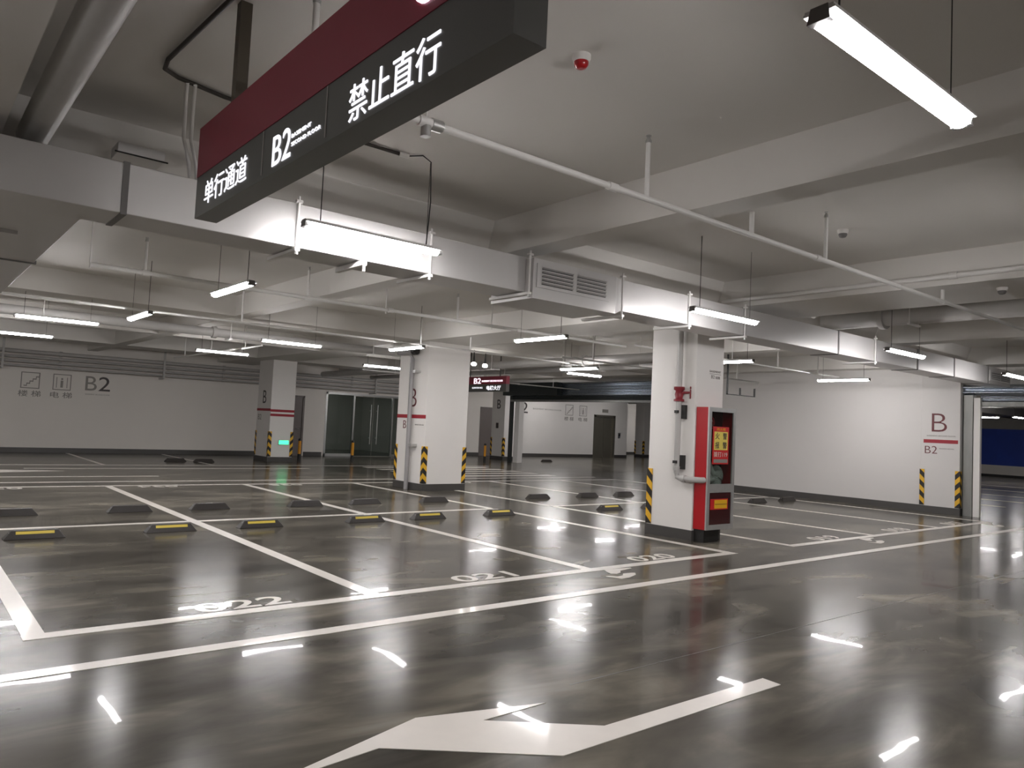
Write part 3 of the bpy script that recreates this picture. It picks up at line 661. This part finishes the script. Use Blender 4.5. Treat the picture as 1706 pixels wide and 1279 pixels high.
fr.box(hx0 - 0.005, hx0 + 0.055, hy0 - 0.025, hy0, hz0, hz1, 'galv').box(hx1 - 0.055, hx1 + 0.005, hy0 - 0.025, hy0, hz0, hz1, 'galv')
fr.box(hx0 + 0.055, hx1 - 0.055, hy0 - 0.025, hy0, hz1 - 0.06, hz1, 'galv').box(hx0 + 0.055, hx1 - 0.055, hy0 - 0.025, hy0, hz0, hz0 + 0.07, 'galv').box(hx0 + 0.055, hx1 - 0.055, hy0 - 0.025, hy0, 0.70, 0.82, 'galv')
frm = fr.build('door_frame', hc)
MB().box(hx0 + 0.055, hx1 - 0.055, hy0 - 0.012, hy0 - 0.008, 0.82, hz1 - 0.06, 'cab_glass').build('door_glass', frm)
MB().box(hx0 + 0.055, hx1 - 0.055, hy0 - 0.014, hy0 - 0.008, hz0 + 0.07, 0.70, 'dkred').build('lower_panel', frm)
ps = MB().box(8.97, 9.35, hy0 - 0.018, hy0 - 0.013, 1.10, 1.63, 'poster_red').build('poster', hc)
MB().box(9.00, 9.32, hy0 - 0.021, hy0 - 0.018, 1.30, 1.56, 'poster_yellow').build('poster_panel', ps)
for s, x, z in (('火', 9.02, 1.45), ('警', 9.20, 1.45), ('报', 9.02, 1.32), ('警', 9.20, 1.32)):
    lettering('poster_lettering', s, (x, hy0 - 0.021, z), w=0.10, h=0.095, m='ink_dark', parent=ps, thick=0.002, weight=0.01, **EX)
lettering('poster_lettering', '消火栓', (9.05, hy0 - 0.018, 1.575), w=0.22, h=0.04, m='label_yellow', parent=ps, thick=0.002, **EX)
lettering('poster_lettering', '拨打119', (9.0, hy0 - 0.018, 1.20), w=0.32, h=0.075, m='paint_line', parent=ps, thick=0.002, **EX)
MB().box(9.0, 9.33, hy0 - 0.020, hy0 - 0.018, 1.12, 1.17, 'ink_faint').build('poster_strip', ps)
lb = MB().box(8.96, 9.37, hy0 - 0.019, hy0 - 0.014, 0.46, 0.61, 'poster_red').build('warning_label', frm)
MB().box(9.05, 9.35, hy0 - 0.022, hy0 - 0.019, 0.475, 0.595, 'label_yellow').build('label_panel', hc, label='yellow label panel')
MB().box(9.06, 9.35, hy0 - 0.024, hy0 - 0.022, 0.532, 0.538, 'ink_brown').build('label_rule', hc)
# what sits inside: coiled hose and red reel
hs = MB()
def ring_tube(mb, c, R, r, m, n=20, ax='y'):
    pts = [(c[0] + R * math.cos(2 * math.pi * k / n), c[1], c[2] + R * math.sin(2 * math.pi * k / n)) for k in range(n + 1)]
    mb.tube(pts, r, m, 8)
for R in (0.15, 0.12, 0.09, 0.06, 0.03): ring_tube(hs, (9.22, 6.50, 0.92), R * 0.92, 0.022, 'hose')
hs.tube([(9.13, 6.48, 0.95), (9.05, 6.47, 1.03), (9.0, 6.48, 1.14), (8.98, 6.52, 1.24)], 0.035, 'hose', 8)
hs.tube([(8.95, 6.48, 0.9), (9.02, 6.48, 0.86), (9.12, 6.48, 0.88)], 0.04, 'hose', 8)
h = hs.build('fire_hose'); tag(h, 'coiled white fire hose inside the hydrant cabinet', 'hose')
rl = MB(); ring_tube(rl, (9.06, 6.52, 1.68), 0.09, 0.018, 'red'); ring_tube(rl, (9.06, 6.52, 1.68), 0.05, 0.018, 'hose'); rl.tube([(9.06, 6.595, 1.68), (9.06, 6.48, 1.68)], 0.025, 'red')
r_ = rl.build('hose_reel'); tag(r_, 'red hose reel at the top inside the hydrant cabinet', 'reel')

# ------------------------------------------------------------------ big hanging sign
sg = thing('hanging_sign', 'long maroon and charcoal hanging sign with lit writing, top left', 'sign', (1.31, 3.0, 2.58))
SX0, SX1, SY0, SY1 = 1.25, 1.372, 1.585, 4.40
MB().box(SX0, SX1, SY0, SY1, 2.58, 2.812, 'sign_dark').build('lower_panel', sg, label='charcoal lower panel')
MB().box(SX0 - 0.004, SX1 + 0.004, SY0, SY1 - 0.004, 2.812, 3.095, 'maroon').build('upper_panel', sg, label='maroon upper panel')
for y in (3.41, 2.75): MB().box(SX0 - 0.003, SX0, y - 0.004, y + 0.004, 2.60, 2.81, 'ink_faint').build('panel_seam', sg)
lettering('sign_lettering', '单行通道', (SX0, 4.24, 2.625), w=0.63, h=0.13, m='letter_white', parent=sg, weight=-0.004, label='lit white characters', **EY)
lettering('sign_lettering', 'B2', (SX0, 3.287, 2.610), w=0.20, h=0.137, m='letter_white', parent=sg, weight=-0.002, label='lit white B2', **EY)
lettering('sign_lettering', 'BASEMENT', (SX0, 3.08, 2.687), w=0.192, h=0.017, m='letter_white', parent=sg, weight=-0.008, label='small lit white word', **EY)
lettering('sign_lettering', 'SECOND FLOOR', (SX0, 3.08, 2.650), w=0.285, h=0.017, m='letter_white', parent=sg, weight=-0.008, label='small lit white words', **EY)
lettering('sign_lettering', '禁止直行', (SX0, 2.555, 2.598), w=0.61, h=0.142, m='letter_white', parent=sg, weight=-0.002, label='lit white characters', **EY)
rg = MB(); pts = [(SX0 - 0.006, 2.03 + 0.085 * math.cos(2 * math.pi * k / 28), 2.95 + 0.09 * math.sin(2 * math.pi * k / 28)) for k in range(29)]
rg.tube(pts, 0.009, 'letter_pink', 6).build('ring_symbol', sg, label='pale lit ring symbol')
for y in (3.93, 2.05): MB().box(1.265, 1.325, y - 0.03, y + 0.03, 3.09, ZS, 'bronze').box(1.255, 1.335, y - 0.045, y + 0.045, 3.095, 3.105, 'bronze').build('hanger_post', sg)

fs = thing('hanging_sign', 'small lit maroon and navy hanging sign right of the thick column', 'sign', (13.06, 17.2, 2.44))
MB().box(13.0, 13.12, 16.05, 18.2, 2.65, 2.87, 'maroon').build('upper_panel', fs)
MB().box(13.0, 13.12, 16.05, 18.2, 2.44, 2.65, 'sign_dark').build('lower_panel', fs)
lettering('sign_lettering', 'B2', (13.0, 17.53, 2.67), w=0.33, h=0.16, m='letter_pink', parent=fs, weight=0.01, **EY)
lettering('sign_lettering', 'BASEMENT SECOND FLOOR', (13.0, 17.15, 2.715), w=0.95, h=0.05, m='letter_pink', parent=fs, weight=0.01, **EY)
lettering('sign_lettering', 'ELEVATOR HALL', (13.0, 17.6, 2.53), w=0.5, h=0.045, m='letter_white', parent=fs, weight=0.01, **EY)
lettering('sign_lettering', '电梯大厅', (13.0, 16.92, 2.48), w=0.64, h=0.13, m='letter_white', parent=fs, weight=0.02, **EY)
for y in (16.4, 17.8): MB().tube([(13.06, y, 2.87), (13.06, y, ZS)], 0.015, 'black', 8).build('hanger_post', fs)

# ------------------------------------------------------------------ ceiling odds: detectors, conduits, junction box
def detector(x, y, label, red=True, z=ZS):
    t = thing('smoke_detector', label, 'detector', (x, y, z), 'ceiling detectors')
    MB().tube([(x, y, z), (x, y, z - 0.02), (x, y, z - 0.04)], [0.055, 0.055, 0.045], 'white_wall', 20).build('base', t)
    MB().tube([(x, y, z - 0.04), (x, y, z - 0.055), (x, y, z - 0.075), (x, y, z - 0.08)], [0.042, 0.042, 0.03, 0.015], 'red' if red else 'duct_dark', 20).build('dust_cap', t)
detector(2.93, 3.07, 'red and white smoke detector on the ceiling right of the hanging sign')
detector(7.35, 3.75, 'dark small detector on the ceiling left of the right hand pipes', False)
detector(9.35, 2.95, 'pale small detector on the far right part of the ceiling', False, ZB)
cd = MB().tube([(1.24, 2.3, 3.63), (1.21, 3.94, 3.63), (1.16, 4.85, 3.63), (1.18, 5.0, 3.63), (1.28, 5.07, 3.63), (1.6, 5.15, 3.63), (2.6, 5.2, 3.63), (3.0, 5.2, 3.63)], 0.014, 'conduit', 10).build('conduit')
tag(cd, 'dark brown conduit on the ceiling passing behind the hanging sign', 'conduit')
MB().tube([(3.0, 5.2, 3.63), (3.08, 5.19, 3.63)], 0.022, 'white_wall', 10).build('connector', cd)
MB().tube([(3.08, 5.19, 3.63), (3.18, 5.13, 3.645), (3.24, 5.1, 3.6), (3.30, 5.17, 3.3), (3.33, 5.25, 2.96)], 0.005, 'cable', 6).build('lamp_cable', cd)
for dx, r in ((0.0, 0.012), (0.05, 0.012)):
    hh = MB().tube([(1.34 + dx, 5.08, 3.62), (1.37 + dx, 5.2, 3.55), (1.48 + dx, 5.6, 3.43), (1.58 + dx, 5.8, 3.33), (1.62 + dx, 5.9, 3.24), (1.55 + dx, 5.98, 3.18), (1.42 + dx, 6.05, 3.2)], r, 'pipe', 8).build('flexible_hose')
    tag(hh, ('left' if dx == 0 else 'right') + ' one of two pale flexible hoses hanging left of the big sign', 'hose', 'flexible hoses left of the sign')
jb = MB().box(1.14, 1.46, 5.98, 6.2, 3.34, 3.42, 'duct').build('junction_box', bevel=0.004); tag(jb, 'pale flat junction box under the beam left of the big sign', 'box')
MB().tube([(1.12, 5.97, 3.34), (1.48, 5.97, 3.34)], 0.006, 'cable', 6).build('edge_cable', jb)

# ------------------------------------------------------------------ roller shutters
def corr(x, y0, y1, z0, z1, n, amp, m):
    mb = MB(); pr = []
    steps = n * 8
    for k in range(steps + 1):
        z = z0 + (z1 - z0) * k / steps
        pr.append((x - amp * (0.5 - 0.5 * math.cos(2 * math.pi * k / 8)), z))
    vs = [(a, y0, z) for a, z in pr] + [(a, y1, z) for a, z in pr]; nn = len(pr)
    mb.add(vs, [(i, i + 1, nn + i + 1, nn + i) for i in range(steps)], m, True)
    mb.add([(x + 0.02, y0, z0), (x + 0.02, y1, z0), (x + 0.02, y1, z1), (x + 0.02, y0, z1)], [(0, 1, 2, 3)], m)
    return mb
s1 = thing('roller_shutter', 'wide shiny corrugated steel shutter rolled up before the lift wall', 'shutter', (20, 19.3, 2.5))
corr(19.98, 14.7, 24.3, 2.74, 3.27, 5, 0.06, 'shutter').build('curtain', s1)
MB().box(19.7, 20.05, 21.2, 24.5, 2.76, 3.27, 'shutter_dark').build('motor_box', s1, label='dark steel motor box')
MB().box(19.93, 20.01, 14.7, 24.3, 2.52, 2.60, 'dull_steel').build('bottom_bar', s1)
corr(19.99, 14.7, 24.3, 2.60, 2.74, 2, 0.02, 'shutter_dark').build('lower_curtain', s1)
MB().box(19.95, 20.05, 24.15, 24.32, 0, 2.76, 'shutter_dark').build('guide_rail', s1)
MB().box(19.95, 20.05, 14.7, 14.8, 0, 2.76, 'shutter_dark').build('guide_rail', s1)
s2 = thing('roller_shutter', 'steel roller shutter rolled up over the far hall opening at the right edge', 'shutter', (18.5, 4, 2.45))
corr(18.44, 1.5, 6.55, 2.66, 2.89, 2, 0.07, 'shutter').build('curtain', s2)
corr(18.50, 1.5, 6.22, 2.52, 2.66, 2, 0.02, 'shutter').build('lower_curtain', s2)
MB().box(18.45, 18.53, 1.5, 6.22, 2.42, 2.52, 'dull_steel').build('bottom_bar', s2)
MB().box(18.38, 18.56, 6.34, 6.52, 0, 2.66, 'dull_steel').build('guide_rail', s2)
MB().box(18.40, 18.5, 6.20, 6.33, 0, 2.60, 'white_wall').build('guide_post', s2)

# blue hoarding in the far hall
hb = thing('hoarding', 'long blue sheet hoarding in the far hall behind the right shutter', 'hoarding', (47, 13, 0))
for k in range(8): MB().box(47.0 + 0.03 * (k % 2), 47.05 + 0.03 * (k % 2), 3 + k * 2.4, 5.4 + k * 2.4, 0.62, 2.6, 'blue').build('sheet', hb)
MB().box(46.98, 47.04, 3, 22.2, 0.12, 0.62, 'grey_wall').build('kickboard', hb)
MB().box(46.8, 47.3, 3, 22.2, 0.0, 0.12, 'black').build('base', hb)

# ------------------------------------------------------------------ bollards
def bollard(x, y, label):
    t = thing('bollard', label, 'bollard', (x, y, 0), 'amber bollards before the far walls')
    MB().tube([(x, y, 0), (x, y, 0.22)], 0.052, 'black', 16).build('base', t)
    MB().tube([(x, y, 0.22), (x, y, 0.66)], 0.05, 'bollard', 16).build('post', t)
    MB().tube([(x, y, 0.66), (x, y, 0.72), (x, y, 0.74)], [0.05, 0.05, 0.03], 'black', 16).build('cap', t)
bollard(10.86, 24.4, 'amber bollard beside the far exit light column')
bollard(12.62, 23.95, 'amber bollard in front of the glass entrance')
bollard(18.9, 24.5, 'amber bollard right of the thick column, by the slim lobby column')

# ------------------------------------------------------------------ wheel stops
def make_stop():
    t = thing('wheel_stop', 'w', 'wheel stop', (0, 0, 0))
    MB().frustum(-0.3, 0.3, -0.08, 0.08, 0, 0.095, 0.075, 0.045, 'rubber').build('block', t, bevel=0.006)
    a = 0.045 / 0.095
    def face(x0, x1, z0, z1, off, m):
        return MB().add([(x0, -0.08 + a * z0 - off, z0), (x1, -0.08 + a * z0 - off, z0), (x1, -0.08 + a * z1 - off, z1), (x0, -0.08 + a * z1 - off, z1),
                         (x0, -0.08 + a * z0 + 0.002, z0), (x1, -0.08 + a * z0 + 0.002, z0), (x1, -0.08 + a * z1 + 0.002, z1), (x0, -0.08 + a * z1 + 0.002, z1)],
                        [(0, 1, 2, 3), (4, 7, 6, 5), (0, 4, 5, 1), (1, 5, 6, 2), (2, 6, 7, 3), (3, 7, 4, 0)], m)
    face(-0.185, 0.185, 0.056, 0.085, 0.004, 'yellow').build('reflector', t, label='yellow reflective strip')
    for s in (-1, 1): MB().tube([(s * 0.235, -0.01, 0.04), (s * 0.235, -0.01, 0.072)], 0.014, 'galv', 8).build('bolt', t)
    return t
stop0 = make_stop()
first = True
FRONT = [(1.36, 'leftmost wheel stop of the near row, yellow strip'), (2.80, 'near row wheel stop left of the first long bay line, yellow strip'),
         (3.93, 'near row wheel stop right of the first long bay line, yellow strip'), (5.50, 'near row wheel stop left of the second long bay line, yellow strip'),
         (6.60, 'near row wheel stop right of the second long bay line, yellow strip'), (8.02, 'near row wheel stop left of the third long bay line, yellow strip'),
         (10.72, 'near row wheel stop left of the near column, yellow strip'), (11.98, 'near row wheel stop half hidden by the near column'),
         (14.30, 'wheel stop just peeping out right of the hydrant cabinet'), (15.72, 'middle wheel stop of the three right of the cabinet'), (17.0, 'rightmost wheel stop before the side wall')]
BACK = [(1.36, 'dark wheel stop of the back row cut by the left edge'), (2.80, 'back row dark wheel stop left of the first long bay line'),
        (3.93, 'back row dark wheel stop right of the first long bay line'), (5.50, 'back row dark wheel stop left of the second long bay line'),
        (6.62, 'back row dark wheel stop right of the second long bay line'), (8.08, 'back row dark wheel stop before the drain pipe column'),
        (10.72, 'back row dark wheel stop right of the thick column'), (12.2, 'back row dark wheel stop, second right of the thick column'),
        (13.4, 'back row dark wheel stop, third right of the thick column'), (14.9, 'back row dark wheel stop partly behind the near column')]
FARW = [(6.6, 23.4, 180, 'distant wheel stop before the far wall, left of the pair'), (7.35, 23.2, 180, 'distant wheel stop before the far wall, right of the pair'), (22.6, 24.8, 180, 'distant dark wheel stop in front of the lift wall')]
spots = [(x, 9.92, 180 if x > 14 else 0, l) for x, l in FRONT] + [(x, 11.98, 180, l) for x, l in BACK] + FARW
for i, (x, y, a, lab) in enumerate(spots):
    o = stop0 if i == 0 else copy_tree(stop0)
    o.location = (x, y, 0.0); o.rotation_euler = (0, 0, math.radians(a)); o['label'] = lab
    o['group'] = 'rubber wheel stops in the parking bays'
